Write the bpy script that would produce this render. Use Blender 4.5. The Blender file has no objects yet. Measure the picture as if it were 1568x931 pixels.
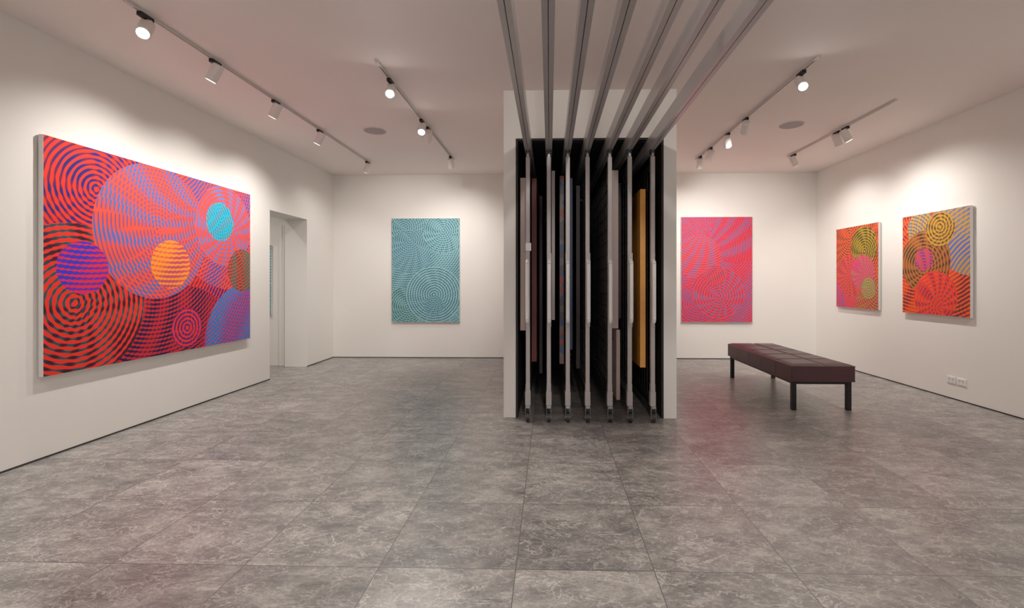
import bpy, math, random
from mathutils import Vector, Matrix
random.seed(4)
scene=bpy.context.scene
scene.view_settings.view_transform='Standard'
scene.view_settings.exposure=0.0
scene.view_settings.gamma=1.14

def lin(c):
    o=[]
    for v in c[:3]:
        v=v/255.0
        o.append(v/12.92 if v<=0.04045 else ((v+0.055)/1.055)**2.4)
    return (o[0],o[1],o[2],1.0)

# ------------------------------------------------------------ materials
def newmat(name):
    m=bpy.data.materials.new(name); m.use_nodes=True
    nt=m.node_tree; b=nt.nodes['Principled BSDF']
    return m,nt,b
def simple(name,rgb,rough=0.5,metal=0.0,noise=0.03,scale=8,spec=0.5):
    m,nt,b=newmat(name)
    tc=nt.nodes.new('ShaderNodeTexCoord'); n=nt.nodes.new('ShaderNodeTexNoise')
    n.inputs['Scale'].default_value=scale; n.inputs['Detail'].default_value=4
    nt.links.new(tc.outputs['Object'],n.inputs['Vector'])
    mx=nt.nodes.new('ShaderNodeMix'); mx.data_type='RGBA'
    c=lin(rgb)
    mx.inputs[6].default_value=tuple(min(1,v*(1-noise)) for v in c[:3])+(1,)
    mx.inputs[7].default_value=tuple(min(1,v*(1+noise)) for v in c[:3])+(1,)
    nt.links.new(n.outputs['Fac'],mx.inputs[0]); nt.links.new(mx.outputs[2],b.inputs['Base Color'])
    b.inputs['Roughness'].default_value=rough; b.inputs['Metallic'].default_value=metal
    b.inputs['Specular IOR Level'].default_value=spec
    return m
def emit(name,rgb,s):
    m,nt,b=newmat(name)
    b.inputs['Base Color'].default_value=(0.8,0.8,0.8,1)
    b.inputs['Emission Color'].default_value=lin(rgb); b.inputs['Emission Strength'].default_value=s
    return m
WALL=simple('wall_paint',(236,231,225),0.75,0,0.01,3,0.2)
CEIL=simple('ceiling_paint',(238,227,221),0.8,0,0.01,3,0.2)
DARKGAP=simple('shadow_gap',(38,36,36),0.8)
BLACK=simple('rack_interior_black',(18,15,16),0.7)
ALU=simple('rail_aluminium',(190,184,184),0.3,0.35,0.05,12)
POST=simple('post_powdercoat',(168,160,158),0.4,0.1)
HANDLE=simple('handle_white',(232,230,228),0.3)
RUBBER=simple('caster_rubber',(35,34,36),0.5)
STEEL=simple('caster_steel',(150,150,152),0.35,0.6)
MESHM=simple('rack_mesh_dark',(34,30,31),0.6,0.2)
WHITEMETAL=simple('spot_white',(226,216,210),0.45)
BLACKMETAL=simple('black_metal',(22,22,24),0.45,0.3)
TRACKM=simple('track_white',(205,196,190),0.5)
CANVAS=simple('canvas_edge',(220,216,212),0.8,0,0.03,60)
SOCK=simple('socket_plastic',(236,234,230),0.35)
LENS_ON=emit('lamp_lens_bright',(255,250,244),80)
LENS=emit('lamp_lens',(255,244,228),6)
SPK=simple('speaker_grille',(166,158,158),0.7,0,0.15,400)

def floor_mat():
    m,nt,b=newmat('stone_tile_floor'); N=nt.nodes; L=nt.links
    tc=N.new('ShaderNodeTexCoord')
    mp=N.new('ShaderNodeMapping'); mp.inputs['Location'].default_value=(0.147+6.0,-2.03+6.0,0)
    L.new(tc.outputs['Object'],mp.inputs['Vector'])
    br=N.new('ShaderNodeTexBrick'); br.offset=0.0; br.squash=1.0
    br.inputs['Scale'].default_value=1.0; br.inputs['Brick Width'].default_value=0.6; br.inputs['Row Height'].default_value=0.6
    br.inputs['Mortar Size'].default_value=0.0020; br.inputs['Mortar Smooth'].default_value=0.1
    br.inputs['Color1'].default_value=(0,0,0,1); br.inputs['Color2'].default_value=(1,1,1,1); br.inputs['Mortar'].default_value=(0.5,0.5,0.5,1)
    L.new(mp.outputs[0],br.inputs['Vector'])
    off=N.new('ShaderNodeVectorMath'); off.operation='SCALE'; off.inputs['Scale'].default_value=23.0
    L.new(br.outputs['Color'],off.inputs[0])
    # slight diagonal stretch of the stone grain
    rot=N.new('ShaderNodeMapping'); rot.inputs['Rotation'].default_value=(0,0,.6); rot.inputs['Scale'].default_value=(1.0,1.7,1.0)
    L.new(mp.outputs[0],rot.inputs['Vector'])
    add=N.new('ShaderNodeVectorMath'); add.operation='ADD'
    L.new(rot.outputs[0],add.inputs[0]); L.new(off.outputs[0],add.inputs[1])
    def noise(sc,det,dist,vec=None,rough=0.6):
        n=N.new('ShaderNodeTexNoise'); n.inputs['Scale'].default_value=sc; n.inputs['Detail'].default_value=det
        n.inputs['Distortion'].default_value=dist; n.inputs['Roughness'].default_value=rough
        L.new(vec or add.outputs[0],n.inputs['Vector']); return n
    n1=noise(3.6,12,0.35,None,0.78)
    r1=N.new('ShaderNodeValToRGB'); e=r1.color_ramp.elements
    e[0].position=0.34; e[0].color=lin((92,89,89)); e[1].position=0.66; e[1].color=lin((170,164,157))
    x=r1.color_ramp.elements.new(0.5); x.color=lin((128,124,121))
    L.new(n1.outputs['Fac'],r1.inputs[0])
    def veins(sc,w,dist):
        n=noise(sc,8,dist,None,0.6)
        s=N.new('ShaderNodeMath'); s.operation='SUBTRACT'; s.inputs[1].default_value=0.5; L.new(n.outputs['Fac'],s.inputs[0])
        a=N.new('ShaderNodeMath'); a.operation='ABSOLUTE'; L.new(s.outputs[0],a.inputs[0])
        mr=N.new('ShaderNodeMapRange'); mr.inputs[1].default_value=0; mr.inputs[2].default_value=w; mr.inputs[3].default_value=1; mr.inputs[4].default_value=0
        L.new(a.outputs[0],mr.inputs[0]); return mr
    v1=veins(4.5,0.013,0.5); v2=veins(11.0,0.02,0.7)
    nm=noise(2.0,3,0.5)
    mm=N.new('ShaderNodeMath'); mm.operation='MULTIPLY'; L.new(v1.outputs[0],mm.inputs[0]); L.new(nm.outputs['Fac'],mm.inputs[1])
    mix1=N.new('ShaderNodeMix'); mix1.data_type='RGBA'; L.new(mm.outputs[0],mix1.inputs[0]); L.new(r1.outputs[0],mix1.inputs[6]); mix1.inputs[7].default_value=lin((214,208,200))
    m2=N.new('ShaderNodeMath'); m2.operation='MULTIPLY'; m2.inputs[1].default_value=0.42; L.new(v2.outputs[0],m2.inputs[0])
    mix2=N.new('ShaderNodeMix'); mix2.data_type='RGBA'; L.new(m2.outputs[0],mix2.inputs[0]); L.new(mix1.outputs[2],mix2.inputs[6]); mix2.inputs[7].default_value=lin((200,195,188))
    n3=noise(55,5,0,None,0.75)
    r3=N.new('ShaderNodeMapRange'); r3.inputs[1].default_value=0.3; r3.inputs[2].default_value=0.7; r3.inputs[3].default_value=0.76; r3.inputs[4].default_value=1.22
    L.new(n3.outputs['Fac'],r3.inputs[0])
    tv=N.new('ShaderNodeSeparateColor'); L.new(br.outputs['Color'],tv.inputs[0])
    tr=N.new('ShaderNodeMapRange'); tr.inputs[3].default_value=0.86; tr.inputs[4].default_value=1.12; L.new(tv.outputs[0],tr.inputs[0])
    ml=N.new('ShaderNodeMath'); ml.operation='MULTIPLY'; L.new(r3.outputs[0],ml.inputs[0]); L.new(tr.outputs[0],ml.inputs[1])
    sc=N.new('ShaderNodeVectorMath'); sc.operation='SCALE'; L.new(mix2.outputs[2],sc.inputs[0]); L.new(ml.outputs[0],sc.inputs['Scale'])
    mo=N.new('ShaderNodeMix'); mo.data_type='RGBA'; L.new(br.outputs['Fac'],mo.inputs[0]); L.new(sc.outputs[0],mo.inputs[6]); mo.inputs[7].default_value=lin((84,80,79))
    L.new(mo.outputs[2],b.inputs['Base Color'])
    rr=N.new('ShaderNodeMapRange'); rr.inputs[3].default_value=0.24; rr.inputs[4].default_value=0.42; L.new(n1.outputs['Fac'],rr.inputs[0])
    L.new(rr.outputs[0],b.inputs['Roughness'])
    b.inputs['Specular IOR Level'].default_value=0.6
    bp=N.new('ShaderNodeBump'); bp.inputs['Strength'].default_value=0.05; bp.inputs['Distance'].default_value=0.01
    L.new(n1.outputs['Fac'],bp.inputs['Height']); L.new(bp.outputs[0],b.inputs['Normal'])
    return m
FLOOR=floor_mat()

def leather_mat():
    m,nt,b=newmat('burgundy_leather'); N=nt.nodes; L=nt.links
    tc=N.new('ShaderNodeTexCoord'); v=N.new('ShaderNodeTexVoronoi'); v.inputs['Scale'].default_value=220
    L.new(tc.outputs['Object'],v.inputs['Vector'])
    n=N.new('ShaderNodeTexNoise'); n.inputs['Scale'].default_value=7; L.new(tc.outputs['Object'],n.inputs['Vector'])
    mx=N.new('ShaderNodeMix'); mx.data_type='RGBA'; mx.inputs[6].default_value=lin((58,28,34)); mx.inputs[7].default_value=lin((78,38,45))
    L.new(n.outputs['Fac'],mx.inputs[0]); L.new(mx.outputs[2],b.inputs['Base Color'])
    bp=N.new('ShaderNodeBump'); bp.inputs['Strength'].default_value=0.15; bp.inputs['Distance'].default_value=0.002
    L.new(v.outputs['Distance'],bp.inputs['Height']); L.new(bp.outputs[0],b.inputs['Normal'])
    b.inputs['Roughness'].default_value=0.45
    return m
LEATHER=leather_mat()

def art_mat(name,layers,kscale=1.0):
    """ring systems A and B interfere; N (close to A) adds broad moire fringes"""
    m,nt,b=newmat(name); N=nt.nodes; L=nt.links
    tc=N.new('ShaderNodeTexCoord')
    P=tc.outputs['Object']
    def dist(x,z):
        d=N.new('ShaderNodeVectorMath'); d.operation='DISTANCE'; d.inputs[1].default_value=(x,0,z); L.new(P,d.inputs[0]); return d.outputs['Value']
    def math_(op,a,bv=None,cv=None):
        q=N.new('ShaderNodeMath'); q.operation=op
        for i,v in enumerate((a,bv,cv)):
            if v is None: continue
            if isinstance(v,(int,float)): q.inputs[i].default_value=v
            else: L.new(v,q.inputs[i])
        return q.outputs[0]
    def rng(v,a,bb):
        q=N.new('ShaderNodeMapRange'); q.inputs[1].default_value=a; q.inputs[2].default_value=bb; L.new(v,q.inputs[0]); return q.outputs[0]
    def phase(c): return math_('MULTIPLY',dist(c[0],c[1]),2*math.pi/c[2])
    def mix(f,a,bb):
        q=N.new('ShaderNodeMix'); q.data_type='RGBA'; L.new(f,q.inputs[0])
        for i,v in ((6,a),(7,bb)):
            if isinstance(v,tuple): q.inputs[i].default_value=v
            else: L.new(v,q.inputs[i])
        return q.outputs[2]
    cur=None
    for l in layers:
        A=l['A']; pa=phase(A); a=math_('SINE',pa); bw=math_('SINE',phase(l['B']))
        Nn=l.get('N',(A[0]+.12,A[1]-.09,A[2]*1.06))
        D=math_('SINE',math_('SUBTRACT',pa,phase(Nn)))
        k=l.get('k',.4)*kscale
        s=math_('ADD',math_('ADD',a,math_('MULTIPLY',bw,l.get('w',0.6))),math_('MULTIPLY',D,k))
        t=l.get('t',-.15)
        f=rng(s,t-.22,t+.22)
        g=rng(D,-.7,.7)
        c1,c2,c3=[lin(c) for c in l['cols']]
        col=mix(f,mix(g,c2,c3),c1)
        mk=l.get('mask')
        if mk is None or cur is None: cur=col
        else: cur=mix(rng(dist(mk[1],mk[2]),mk[3]+0.002,mk[3]-0.002),cur,col)
    L.new(cur,b.inputs['Base Color']); b.inputs['Roughness'].default_value=0.6; b.inputs['Specular IOR Level'].default_value=0.2
    return m

RED=(238,50,32); NAVY=(38,30,110); DK=(54,22,40)
ART_LEFT=art_mat('painting_art_large',[
 dict(A=(.385,1.39,.040),B=(1.5,.2,.06),w=.3,k=.3,cols=(RED,NAVY,(110,28,70))),
 dict(mask=('c',1.95,1.6,1.02),A=(1.0,2.0,.036),B=(2.2,.5,.040),w=.7,cols=((238,74,60),(70,76,160),(150,40,84))),
 dict(mask=('c',1.25,-.15,.78),A=(.95,1.1,.038),B=(.22,.5,.040),w=.5,cols=((200,36,42),(28,20,64),(76,24,70))),
 dict(mask=('c',2.15,.02,.62),A=(1.2,.9,.038),B=(2.2,1.3,.040),w=.6,t=.25,cols=((196,64,96),(40,116,196),(64,80,180))),
 dict(mask=('c',.22,.505,.60),A=(.22,.505,.046),B=(1.1,1.3,.06),w=.3,k=.3,cols=((238,46,32),DK,(34,76,84))),
 dict(mask=('c',.95,1.118,.60),A=(1.75,1.31,.036),B=(.95,1.118,.035),w=.75,k=.35,N=(1.62,1.42,.034),cols=((242,76,56),(74,100,176),(140,70,116))),
 dict(mask=('c',1.83,1.27,.43),A=(1.83,1.27,.044),B=(.95,1.118,.036),w=.5,cols=((242,74,60),(96,116,190),(160,84,130))),
 dict(mask=('c',2.12,.80,.24),A=(1.83,1.27,.036),B=(2.12,.8,.034),w=.7,cols=((190,74,50),(40,104,92),(90,44,56))),
 dict(mask=('c',1.758,1.311,.205),A=(1.3,1.1,.034),B=(1.758,1.4,.034),w=.6,t=-.4,cols=((30,176,198),(110,110,140),(50,110,176))),
 dict(mask=('c',1.109,.83,.225),A=(1.1,2.2,.044),B=(1.5,.5,.038),w=.4,cols=((250,140,44),(190,66,90),(226,90,60))),
 dict(mask=('c',.284,.774,.20),A=(.3,2.2,.040),B=(1.2,.2,.040),w=.4,t=.1,cols=((226,36,70),(54,46,190),(90,40,170))),
 dict(mask=('c',1.30,.22,.19),A=(1.30,.22,.040),B=(.4,.5,.04),w=.4,k=.3,cols=((238,42,36),(80,30,96),(50,40,130))),
])
T1=(136,182,190); T2=(62,112,128); T3=(74,124,136)
ART_TEAL=art_mat('painting_art_teal',[
 dict(A=(.2,1.55,.036),B=(.95,.2,.036),w=.7,cols=(T1,T2,T3)),
 dict(mask=('c',.30,1.15,.36),A=(.30,1.35,.036),B=(.85,1.2,.034),w=.8,cols=((128,172,182),(66,112,138),T3)),
 dict(mask=('c',.85,1.45,.33),A=(.85,1.5,.036),B=(.1,1.0,.036),w=.7,cols=(T1,(56,108,118),(84,134,146))),
 dict(mask=('c',.25,.25,.32),A=(.25,.25,.036),B=(.72,.45,.036),w=.6,cols=((130,176,176),(50,102,110),T3)),
 dict(mask=('c',.70,.45,.46),A=(.70,.45,.040),B=(.2,1.4,.038),w=.5,cols=((140,184,192),(64,116,132),T2)),
 dict(mask=('c',.70,.28,.16),A=(.70,.45,.036),B=(.5,.1,.034),w=.8,cols=((124,172,180),(58,104,128),T3)),
],.5)
C1=(238,64,72); C2=(104,92,150); C3=(150,60,108)
ART_CORAL=art_mat('painting_art_coral',[
 dict(A=(.2,1.6,.038),B=(1.0,.1,.036),w=.6,cols=(C1,C2,C3)),
 dict(mask=('c',.85,1.35,.40),A=(.2,1.2,.040),B=(1.1,1.6,.036),w=.7,cols=((240,56,58),(96,100,160),C3)),
 dict(mask=('c',.28,1.05,.36),A=(.3,1.6,.038),B=(.9,.6,.036),w=.6,cols=((238,74,76),(104,96,154),(180,54,90))),
 dict(mask=('c',.25,.30,.34),A=(.25,.3,.040),B=(.9,.1,.038),w=.5,cols=((236,60,74),(100,90,150),C3)),
 dict(mask=('c',.60,.48,.42),A=(.60,.43,.044),B=(.2,1.5,.04),w=.4,cols=((238,64,70),(108,102,158),(150,58,104))),
 dict(mask=('c',.55,.75,.16),A=(.1,.6,.036),B=(.6,.4,.034),w=.8,cols=((242,66,54),(120,70,120),C3)),
],.6)
ART_RA=art_mat('painting_art_orange_a',[
 dict(A=(.3,1.0,.036),B=(.9,.1,.044),w=.5,cols=((226,90,42),(90,60,48),(166,50,52))),
 dict(mask=('c',.1,.0,.42),A=(.0,.3,.038),B=(.8,.9,.044),w=.5,cols=((220,60,80),(90,84,170),(190,76,60))),
 dict(mask=('c',.85,.0,.42),A=(.9,.3,.038),B=(.2,.9,.044),w=.5,cols=((200,110,56),(170,50,80),(90,84,60))),
 dict(mask=('c',.32,.46,.30),A=(.24,.5,.038),B=(.62,.84,.038),w=.45,cols=((234,66,50),(140,56,90),(190,90,60))),
 dict(mask=('c',.60,.86,.26),A=(.62,.78,.036),B=(.1,.9,.06),w=.25,cols=((166,140,40),(60,46,34),(110,76,36))),
 dict(mask=('c',.58,.50,.24),A=(.58,.50,.034),B=(.2,.2,.034),w=.5,cols=((222,70,110),(150,120,70),(180,50,90))),
 dict(mask=('c',.70,.28,.14),A=(.70,.3,.034),B=(.2,.2,.034),w=.5,cols=((150,160,70),(190,80,100),(110,104,80))),
])
ART_RB=art_mat('painting_art_orange_b',[
 dict(A=(.3,1.2,.04),B=(.9,.1,.044),w=.4,cols=((238,90,34),(120,40,50),(210,54,44))),
 dict(mask=('c',.95,.95,.52),A=(1.2,.2,.044),B=(.3,1.1,.055),w=.35,k=.3,cols=((196,144,66),(76,104,190),(100,116,160))),
 dict(mask=('c',.28,.98,.20),A=(.1,.8,.038),B=(.54,.95,.038),w=.6,cols=((190,150,70),(96,112,150),(140,80,70))),
 dict(mask=('c',.33,.60,.35),A=(.31,.56,.04),B=(.9,.7,.044),w=.4,cols=((160,112,42),(84,40,42),(176,50,50))),
 dict(mask=('c',.32,.62,.13),A=(.3,.3,.034),B=(.6,.9,.034),w=.5,cols=((216,60,92),(110,60,130),(170,90,70))),
 dict(mask=('c',.54,.94,.19),A=(.54,.97,.038),B=(.2,.5,.055),w=.3,cols=((200,146,44),(84,60,50),(140,96,46))),
 dict(mask=('c',.47,.20,.29),A=(.45,.17,.042),B=(.9,.8,.06),w=.2,k=.2,cols=((242,52,40),(150,50,70),(226,90,50))),
])

# ------------------------------------------------------------ mesh builder
class MB:
    def __init__(s): s.v=[]; s.f=[]; s.m=[]
    def box(s,x0,x1,y0,y1,z0,z1,mi=0):
        i=len(s.v)
        s.v+= [(x0,y0,z0),(x1,y0,z0),(x1,y1,z0),(x0,y1,z0),(x0,y0,z1),(x1,y0,z1),(x1,y1,z1),(x0,y1,z1)]
        for q in ((0,3,2,1),(4,5,6,7),(0,1,5,4),(1,2,6,5),(2,3,7,6),(3,0,4,7)):
            s.f.append(tuple(i+k for k in q)); s.m.append(mi)
    def cyl(s,p0,p1,r,mi=0,n=24,r2=None,cap0=None,cap1=None):
        p0=Vector(p0);p1=Vector(p1); r2=r if r2 is None else r2
        ax=(p1-p0).normalized(); u=ax.orthogonal().normalized(); w=ax.cross(u)
        i=len(s.v)
        for p,rr in ((p0,r),(p1,r2)):
            for k in range(n):
                a=2*math.pi*k/n; s.v.append(tuple(p+u*math.cos(a)*rr+w*math.sin(a)*rr))
        for k in range(n):
            k2=(k+1)%n; s.f.append((i+k,i+k2,i+n+k2,i+n+k)); s.m.append(mi)
        s.f.append(tuple(i+k for k in reversed(range(n)))); s.m.append(mi if cap0 is None else cap0)
        s.f.append(tuple(i+n+k for k in range(n))); s.m.append(mi if cap1 is None else cap1)
    def tube(s,pts,r,mi=0,n=12):
        for a,b in zip(pts[:-1],pts[1:]): s.cyl(a,b,r,mi,n)
    def build(s,name,mats,bevel=0,smooth=False,loc=(0,0,0),rot=(0,0,0)):
        me=bpy.data.meshes.new(name); me.from_pydata(s.v,[],s.f)
        for m in mats: me.materials.append(m)
        for p,mi in zip(me.polygons,s.m): p.material_index=mi; p.use_smooth=smooth
        me.update()
        o=bpy.data.objects.new(name,me); scene.collection.objects.link(o)
        o.location=loc; o.rotation_euler=rot
        if bevel:
            b=o.modifiers.new('bevel','BEVEL'); b.width=bevel; b.segments=2; b.limit_method='ANGLE'; b.angle_limit=math.radians(50)
        if smooth:
            me.set_sharp_from_angle(angle=math.radians(40))
        return o

XL,XR,YB,YF,H=-3.585,4.31,7.66,-2.8,3.02
TH=0.335
OY0,OY1=5.90,6.82
# ------------------------------------------------------------ shell
m=MB(); m.box(-5.6,XR+.15,YF-.15,YB+.15,-.1,0); m.build('floor',[FLOOR])
m=MB(); m.box(-5.6,XR+.15,YF-.15,YB+.15,H,H+.1); m.build('ceiling',[CEIL])
m=MB(); m.box(XL-TH,XL,YF,OY0,0,H); m.box(XL-TH,XL,OY1,YB,0,H); m.box(XL-TH,XL,OY0,OY1,2.175,H); m.build('wall_left',[WALL])
m=MB(); m.box(XL-TH,XR+.15,YB,YB+.15,0,H); m.build('wall_back',[WALL])
m=MB(); m.box(XR,XR+.15,YF,YB,0,H); m.build('wall_right',[WALL])
# front wall (behind viewpoint) with an unseen, added fill-light window
m=MB(); m.box(XL-TH,XL+.3,YF-.15,YF,0,H); m.box(XR-.3,XR+.15,YF-.15,YF,0,H); m.box(XL+.3,XR-.3,YF-.15,YF,2.85,H); m.box(XL+.3,XR-.3,YF-.15,YF,0,.1); m.build('wall_front',[WALL])
m=MB()
wx0,wx1=XL+.3,XR-.3
for k in range(5):
    xx=wx0+(wx1-wx0-.05)*k/4; m.box(xx,xx+.05,YF-.1,YF-.05,.1,2.85)
m.box(wx0,wx1,YF-.1,YF-.05,.1,.15); m.box(wx0,wx1,YF-.1,YF-.05,2.8,2.85)
m.build('fill_window_1',[BLACKMETAL])
CY=OY1+.08
m=MB(); m.box(-5.6,XL-TH,CY,CY+.15,0,H); m.box(-5.6,-5.45,4.4,CY,0,H); m.box(-5.6,XL-TH,4.25,4.4,0,H); m.build('wall_corridor',[WALL])
m=MB(); m.box(-4.035,-3.955,CY-.03,CY,0,2.1); m.box(-4.0,-3.985,CY-.04,CY-.03,0,2.1); m.build('trim_1',[WALL],0.004)
hh=.012  # dark strips stand in for the shade of the recess under the walls
m=MB(); m.box(XL,XL+.005,YF,OY0,0,hh); m.box(XL,XL+.005,OY1,YB,0,hh); m.build('gap_shade_left',[DARKGAP])
m=MB(); m.box(XR-.005,XR,YF,YB,0,hh); m.build('gap_shade_right',[DARKGAP])
m=MB(); m.box(XL+.006,-.424,YB-.006,YB,0,hh); m.box(1.164,XR-.006,YB-.006,YB,0,hh); m.build('gap_shade_back',[DARKGAP])

# rack alcove (storage enclosure)
ex0,ex1,ey=-.424,1.164,4.31
ox0,ox1,oz=-.292,1.026,2.555
m=MB()
m.box(ex0,ox0-.02,ey,YB,0,H,0); m.box(ox1+.02,ex1,ey,YB,0,H,0); m.box(ox0-.02,ox1+.02,ey,YB,oz+.02,H,0)
m.box(ox0-.02,ox0,ey-.004,YB,0,oz+.02,1); m.box(ox1,ox1+.02,ey-.004,YB,0,oz+.02,1); m.box(ox0,ox1,ey-.004,YB,oz,oz+.02,1)
m.box(ox0,ox1,YB-.03,YB,0,oz,1)
m.build('wall_rack_enclosure',[WALL,BLACK])

# ------------------------------------------------------------ rails
RX=[-.194,-.006,.164,.341,.540,.717,.922]
m=MB()
rz0,rz1=2.445,2.55
for x in RX:
    y0,y1=.75,7.4
    m.box(x-.030,x-.024,y0,y1,rz0,rz1); m.box(x+.024,x+.030,y0,y1,rz0,rz1)
    m.box(x-.024,x+.024,y0,y1,rz1-.006,rz1)
    m.box(x-.024,x-.002,y0,y1,rz0,rz0+.006); m.box(x+.002,x+.024,y0,y1,rz0,rz0+.006)
    m.box(x-.031,x+.031,y0-.006,y0,rz0-.002,rz1+.002)
    for hy in (1.0,1.85): m.cyl((x,hy,rz1),(x,hy,H),.007,0,10)
m.box(RX[0]-.06,RX[-1]+.06,.98,1.02,rz1,rz1+.03)
m.box(ox0,ox1,ey+.04,ey+.09,rz1,oz,1)
m.box(ox0,ox1,7.3,7.34,rz1,oz,1)
m.build('sliding_rack_rails',[ALU,BLACK])

# ------------------------------------------------------------ racks
PK=simple('stored_panel_pale',(186,164,158),0.6); DR=simple('stored_panel_darkred',(88,30,28),0.6)
GW=simple('stored_panel_grey',(166,158,156),0.6); OR=simple('stored_panel_ochre',(236,160,70),0.5,0,0.12,14)
BRN=simple('stored_panel_brown',(40,26,26),0.6); BL=simple('stored_panel_blue',(40,60,88),0.6)
def multi():
    m,nt,b=newmat('stored_panel_multicolour'); N=nt.nodes;L=nt.links
    tc=N.new('ShaderNodeTexCoord'); v=N.new('ShaderNodeTexVoronoi'); v.inputs['Scale'].default_value=14; L.new(tc.outputs['Object'],v.inputs['Vector'])
    r=N.new('ShaderNodeValToRGB'); s=N.new('ShaderNodeSeparateColor'); L.new(v.outputs['Color'],s.inputs[0]); L.new(s.outputs[0],r.inputs[0])
    r.color_ramp.interpolation='CONSTANT'
    e=r.color_ramp.elements; e[0].color=lin((100,84,84)); e[1].position=.8; e[1].color=lin((50,66,100))
    q=r.color_ramp.elements.new(.4); q.color=lin((130,50,46)); q=r.color_ramp.elements.new(.6); q.color=lin((70,64,70))
    L.new(r.outputs[0],b.inputs['Base Color']); return m
MU=multi()
MATS=[POST,HANDLE,RUBBER,STEEL,MESHM,PK,DR,GW,OR,BRN,BL,MU]
stored={0:[(-.272,-.222,4.34,5.9,.80,2.22,5),(-.168,-.122,4.40,6.2,.50,2.23,6)],
 1:[(.020,.050,4.32,5.8,.90,2.28,7),(-.10,-.07,4.6,6.2,.35,2.1,9)],
 2:[(.095,.135,4.40,6.0,.48,2.25,11),(.195,.222,4.5,6.3,.6,2.25,10)],
 3:[(.262,.300,4.6,6.4,.4,2.2,9),(.375,.40,4.7,6.3,.7,2.2,9)],
 4:[(.570,.640,4.36,6.2,.82,2.29,5),(.630,.665,4.42,6.0,.14,.80,5)],
 5:[(.748,.765,4.4,6.5,.3,2.26,9),(.655,.685,4.5,6.3,.9,2.2,9)],
 6:[(.838,.888,4.34,6.1,.46,2.11,8),(.952,.985,4.4,6.4,.3,2.2,9)]}
for i,x in enumerate(RX):
    m=MB(); yf=4.185
    m.box(x-.018,x+.018,yf,yf+.045,.26,2.37,0)
    m.box(x-.013,x+.013,7.25,7.29,.16,2.37,4)
    m.box(x-.024,x+.024,yf-.006,yf+.055,.145,.27,0)
    m.box(x-.020,x+.020,yf-.003,yf+.05,.27,.34,0)
    m.box(x-.013,x+.013,yf+.045,7.25,.17,.21,4); m.box(x-.013,x+.013,yf+.045,7.25,2.28,2.32,4)
    m.box(x-.012,x+.012,yf+.005,yf+.075,2.32,2.40,3)
    m.box(x-.005,x+.005,yf+.02,yf+.06,2.40,2.4435,3)
    m.box(x-.005,x+.005,7.22,7.28,2.32,2.4435,3)
    m.cyl((x-.02,yf+.04,2.42),(x+.02,yf+.04,2.42),.022,2,16)
    for k in range(24):
        yy=yf+.12+k*.125; m.box(x-.003,x+.003,yy,yy+.006,.21,2.28,4)
    for k in range(17):
        zz=.30+k*.12; m.box(x-.003,x+.003,yf+.045,7.25,zz,zz+.006,4)
    for cy in (yf-.012,7.24):
        m.box(x-.020,x+.020,cy-.03,cy+.04,.128,.147,3)
        m.box(x-.022,x-.018,cy-.02,cy+.022,.035,.13,3); m.box(x+.018,x+.022,cy-.02,cy+.022,.035,.13,3)
        m.cyl((x-.014,cy,.045),(x+.014,cy,.045),.045,2,28)
        m.cyl((x-.016,cy,.045),(x+.016,cy,.045),.022,3,16)
        m.cyl((x-.026,cy,.045),(x+.026,cy,.045),.007,3,10)
    hx=x+(.004 if i%2 else -.002); z0,z1=.89,1.44
    arc=[(hx,yf,z1)]+[(hx,yf-.055*math.sin(a),z1-.03+.03*math.cos(a)) for a in (0.4,.8,1.2,1.57)]
    arc2=[(hx,yf-.055*math.sin(a),z0+.03-.03*math.cos(a)) for a in (1.57,1.2,.8,.4)]+[(hx,yf,z0)]
    m.tube(arc+arc2,.017,1,14)
    m.box(hx-.019,hx+.019,yf-.01,yf,z1-.03,z1+.07,0); m.box(hx-.017,hx+.017,yf-.01,yf,z0-.04,z0+.04,0)
    if i==0: m.box(x-.02,x+.03,yf-.014,yf,1.53,1.60,1)
    for s in stored[i]:
        m.box(s[0],s[1],s[2],s[3],s[4],s[5],s[6])
        cx=(s[0]+s[1])/2
        for hy in (s[2]+.2,s[3]-.2):
            a,bx=sorted((cx,x)); m.box(a,bx,hy,hy+.01,s[5]-.12,s[5]-.10,4)
    m.build('art_storage_rack',MATS,0.002)

# ------------------------------------------------------------ paintings
def canvas(name,W,Hh,D,mat,loc,rz):
    m=MB()
    m.box(0,W,0.0005,D,0,Hh,1)
    m.box(0.0015,W-.0015,0,0.0006,.0015,Hh-.0015,0)
    for xx in (W*.2,W*.8): m.box(xx-.03,xx+.03,D,D+.0095,Hh-.12,Hh-.08,1)
    return m.build(name,[mat,CANVAS],0,False,loc,(0,0,rz))
R=math.pi/2
canvas('abstract_painting_large',2.26,1.70,.035,ART_LEFT,(XL+.045,3.18,.585),R)
canvas('abstract_painting_teal',1.12,1.70,.035,ART_TEAL,(-2.593,YB-.045,.595),0)
canvas('abstract_painting_coral',1.14,1.70,.035,ART_CORAL,(2.132,YB-.045,.603),0)
canvas('abstract_painting_orange',.89,1.145,.03,ART_RA,(XR-.04,7.06,.885),-R)
canvas('abstract_painting_orange',.91,1.145,.03,ART_RB,(XR-.04,5.755,.885),-R)
canvas('corridor_painting_teal',.75,1.04,.02,ART_TEAL,(-4.905,CY-.03,.76),0)

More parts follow.
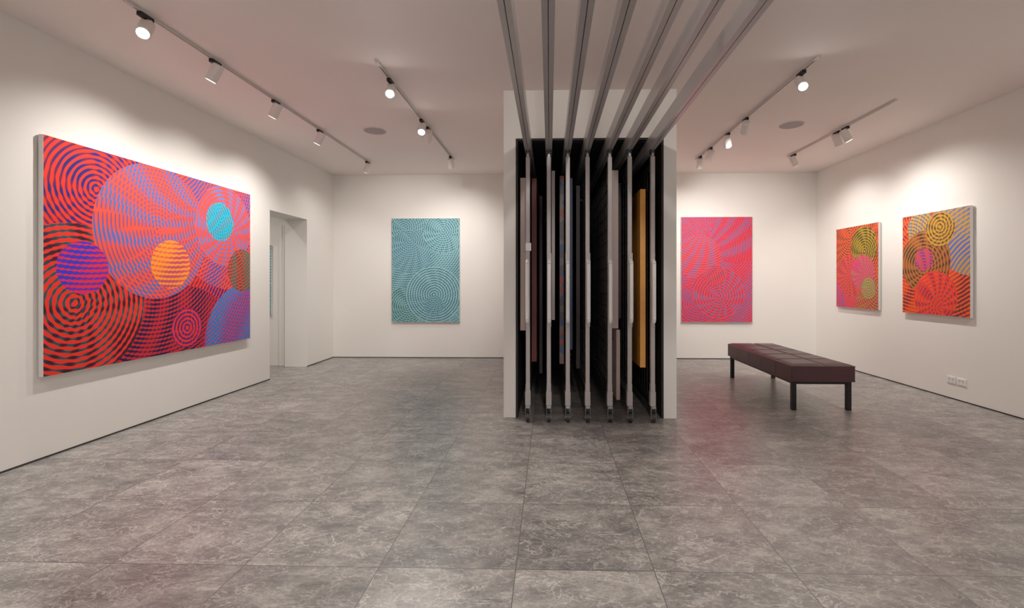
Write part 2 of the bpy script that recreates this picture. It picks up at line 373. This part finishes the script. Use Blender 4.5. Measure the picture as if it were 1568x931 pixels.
# ------------------------------------------------------------ outlets
for yy in (5.11,4.985):
    m=MB()
    m.box(XR-.008,XR,yy-.055,yy+.055,.168,.242,0)
    m.box(XR-.010,XR-.008,yy-.05,yy+.05,.173,.237,0)
    for d in (-.022,.022):
        m.box(XR-.0112,XR-.0099,yy+d-.010,yy+d-.006,.205,.218,1); m.box(XR-.0112,XR-.0099,yy+d+.006,yy+d+.010,.205,.218,1); m.box(XR-.0112,XR-.0099,yy+d-.002,yy+d+.002,.186,.196,1)
        m.box(XR-.013,XR-.0099,yy+d-.006,yy+d+.006,.222,.232,0)
    m.build('power_outlet',[SOCK,BLACK],0.001)

# ------------------------------------------------------------ ceiling speakers
for (x,y) in ((-2.04,5.41),(2.72,5.32)):
    m=MB(); m.cyl((x,y,H),(x,y,H-.006),.135,0,48); m.cyl((x,y,H-.006),(x,y,H-.009),.122,1,48)
    m.build('ceiling_speaker',[WHITEMETAL,SPK])

# ------------------------------------------------------------ tracks + spots
WARM=(1.0,0.945,0.885)
def track(x,y0,y1):
    m=MB(); m.box(x-.012,x-.005,y0,y1,H-.018,H,0); m.box(x+.005,x+.012,y0,y1,H-.018,H,0); m.box(x-.005,x+.005,y0,y1,H-.006,H,1)
    m.box(x-.014,x+.014,y0-.05,y0+.01,H-.0185,H,0)
    m.build('lighting_track',[TRACKM,BLACK])
def spot(x,y,aim,power,bright=False,cone=120,blend=1.0):
    piv=Vector((x,y,H-.105)); d=(Vector(aim)-piv).normalized()
    m=MB()
    m.box(x-.016,x+.016,y-.05,y+.05,H-.045,H-.0187,1)
    m.cyl((x,y,H-.045),(x,y,H-.075),.010,1,12)
    a=piv-d*.055; b=piv+d*.075
    m.cyl(a,b,.042,0,32)
    m.cyl(b,b+d*.004,.042,0,32,.036)
    m.cyl(b+d*.004,b+d*.0045,.034,2,32)
    m.cyl(a,a-d*.008,.042,0,32,.034)
    o=m.build('track_spotlight',[WHITEMETAL,BLACKMETAL,LENS_ON if bright else LENS],0,True)
    ld=bpy.data.lights.new('lamp','SPOT'); ld.energy=power; ld.color=WARM; ld.spot_size=math.radians(cone); ld.spot_blend=blend; ld.shadow_soft_size=.04
    lo=bpy.data.objects.new('lamp',ld); scene.collection.objects.link(lo); lo.parent=o
    lo.location=b+d*.03; lo.rotation_euler=d.to_track_quat('-Z','Y').to_euler()
track(-2.65,2.9,6.85); track(-1.38,3.75,6.7); track(2.10,3.75,6.75); track(3.35,4.65,6.65)
P=76
spot(-2.65,3.0,(-1.6,.9,.3),P*1.0,True)
spot(-2.65,3.64,(XL,3.6,1.1),P)
spot(-2.65,4.46,(XL,4.5,1.1),P*.8)
spot(-2.65,5.33,(XL,5.35,1.1),P)
spot(-2.65,6.74,(XL,6.9,1.0),P*.3)
spot(-1.38,4.02,(-.7,1.4,.3),P*1.0,True)
spot(-1.38,5.02,(-1.0,2.8,.2),P*.8,True)
spot(-1.38,5.28,(-2.3,YB,1.3),P*1.9,False,85)
spot(-1.38,6.5,(-1.4,YB,1.1),P*.5)
spot(2.10,3.95,(1.5,1.4,.3),P*1.0,True)
spot(2.10,5.06,(2.7,YB,1.3),P*1.6,False,85)
spot(2.10,5.57,(3.2,YB,1.3),P*1.0,False,90)
spot(2.10,6.16,(1.7,YB,1.1),P*.35)
spot(2.10,6.58,(2.4,YB,1.1),P*.25)
spot(3.35,5.37,(XR,5.2,1.1),P*.8)
spot(3.35,5.53,(XR,5.9,1.1),P*.45)
spot(3.35,6.5,(XR,6.65,1.1),P*.75)
# unseen tracks and spots added behind the viewpoint to light the foreground
track(-2.65,-2.4,1.9); track(3.35,-2.4,3.0)
spot(-2.65,1.4,(XL,1.5,1.1),P*.8); spot(-2.65,-.6,(XL,-.6,1.1),P*.8)
spot(3.35,2.7,(XR,3.2,1.1),P*.8); spot(3.35,.8,(XR,.9,1.1),P*.8)
track(.3,-2.6,.4)
spot(.3,.3,(.4,3.6,.8),P*1.3,False,120); spot(.3,-1.6,(.4,.4,0),P*1.3,False,130)
# unseen fill lamp added to brighten the corridor
m=MB(); m.cyl((-4.6,5.9,H),(-4.6,5.9,H-.01),.06,0,32); m.cyl((-4.6,5.9,H-.01),(-4.6,5.9,H-.012),.045,1,32); o=m.build('corridor_fill_lamp',[WHITEMETAL,LENS])
ld=bpy.data.lights.new('lamp','SPOT'); ld.energy=50; ld.color=WARM; ld.spot_size=2.3; ld.spot_blend=.8; ld.shadow_soft_size=.05
lo=bpy.data.objects.new('lamp',ld); scene.collection.objects.link(lo); lo.parent=o; lo.location=(-4.6,5.9,H-.03)

# ------------------------------------------------------------ bench
bx0,bx1,by0,by1=2.345,2.955,4.58,6.21
m=MB()
m.box(bx0,bx1,by0,by1,.285,.435,0)
nx,ny=48,128; base=len(m.v)
for j in range(ny+1):
    for i in range(nx+1):
        u=i/nx; v=j/ny
        du=min(abs(u-c) for c in (0.5,))*.61
        dv=min(abs(v-c) for c in (.2,.4,.6,.8))*1.63
        de=min(u,1-u)*.61; df=min(v,1-v)*1.63
        gr=min(du,dv); e=min(de,df)
        h=.020*(1-.75*math.exp(-(gr/.012)**2))*(1-math.exp(-(e/.03)**1.2)) 
        m.v.append((bx0+.004+(bx1-bx0-.008)*u,by0+.004+(by1-by0-.008)*v,.4355+h))
for j in range(ny):
    for i in range(nx):
        a=base+j*(nx+1)+i; m.f.append((a,a+1,a+nx+2,a+nx+1)); m.m.append(0)
bo=m.build('cushion',[LEATHER],0.018,True)
bo.modifiers['bevel'].segments=4
m=MB()
for z in (.432,.288):
    pts=[(bx0+.003,by0+.003,z),(bx1-.003,by0+.003,z),(bx1-.003,by1-.003,z),(bx0+.003,by1-.003,z),(bx0+.003,by0+.003,z)]
    m.tube(pts,.0045,0,10)
for v in (.2,.4,.6,.8):
    for xx in (bx0,bx1): m.box(xx-.0015,xx+.0015,by0+(by1-by0)*v-.002,by0+(by1-by0)*v+.002,.295,.425,0)
m.box((bx0+bx1)/2-.002,(bx0+bx1)/2+.002,by0-.0015,by0,.295,.425,0)
pip=m.build('piping',[LEATHER],0,True)
m=MB(); lw=.042
for lx in (bx0+.02,bx1-.02-lw):
    for ly in (by0+.03,by1-.03-lw): m.box(lx,lx+lw,ly,ly+lw,0,.285,0)
    m.box(lx+.005,lx+lw-.005,by0+.03+lw,by1-.03-lw,.255,.285,0)
for ly in (by0+.03,by1-.03-lw): m.box(bx0+.02+lw,bx1-.02-lw,ly+.005,ly+lw-.005,.255,.285,0)
fr=m.build('legs',[BLACKMETAL],0.002)
e=bpy.data.objects.new('leather_bench',None); scene.collection.objects.link(e)
for o in (bo,pip,fr): o.parent=e

# ------------------------------------------------------------ world + camera
w=bpy.data.worlds.new('world'); scene.world=w; w.use_nodes=True
w.node_tree.nodes['Background'].inputs[0].default_value=(1,.95,.92,1); w.node_tree.nodes['Background'].inputs[1].default_value=.8
cd=bpy.data.cameras.new('camera'); cam=bpy.data.objects.new('camera',cd); scene.collection.objects.link(cam)
cd.sensor_width=36; cd.lens=36*715/1568; cd.shift_x=-.0255; cd.shift_y=-.0214; cd.clip_start=.05
cam.location=(0,0,1.25); cam.rotation_euler=(math.radians(90),0,math.radians(1.398))
scene.camera=cam
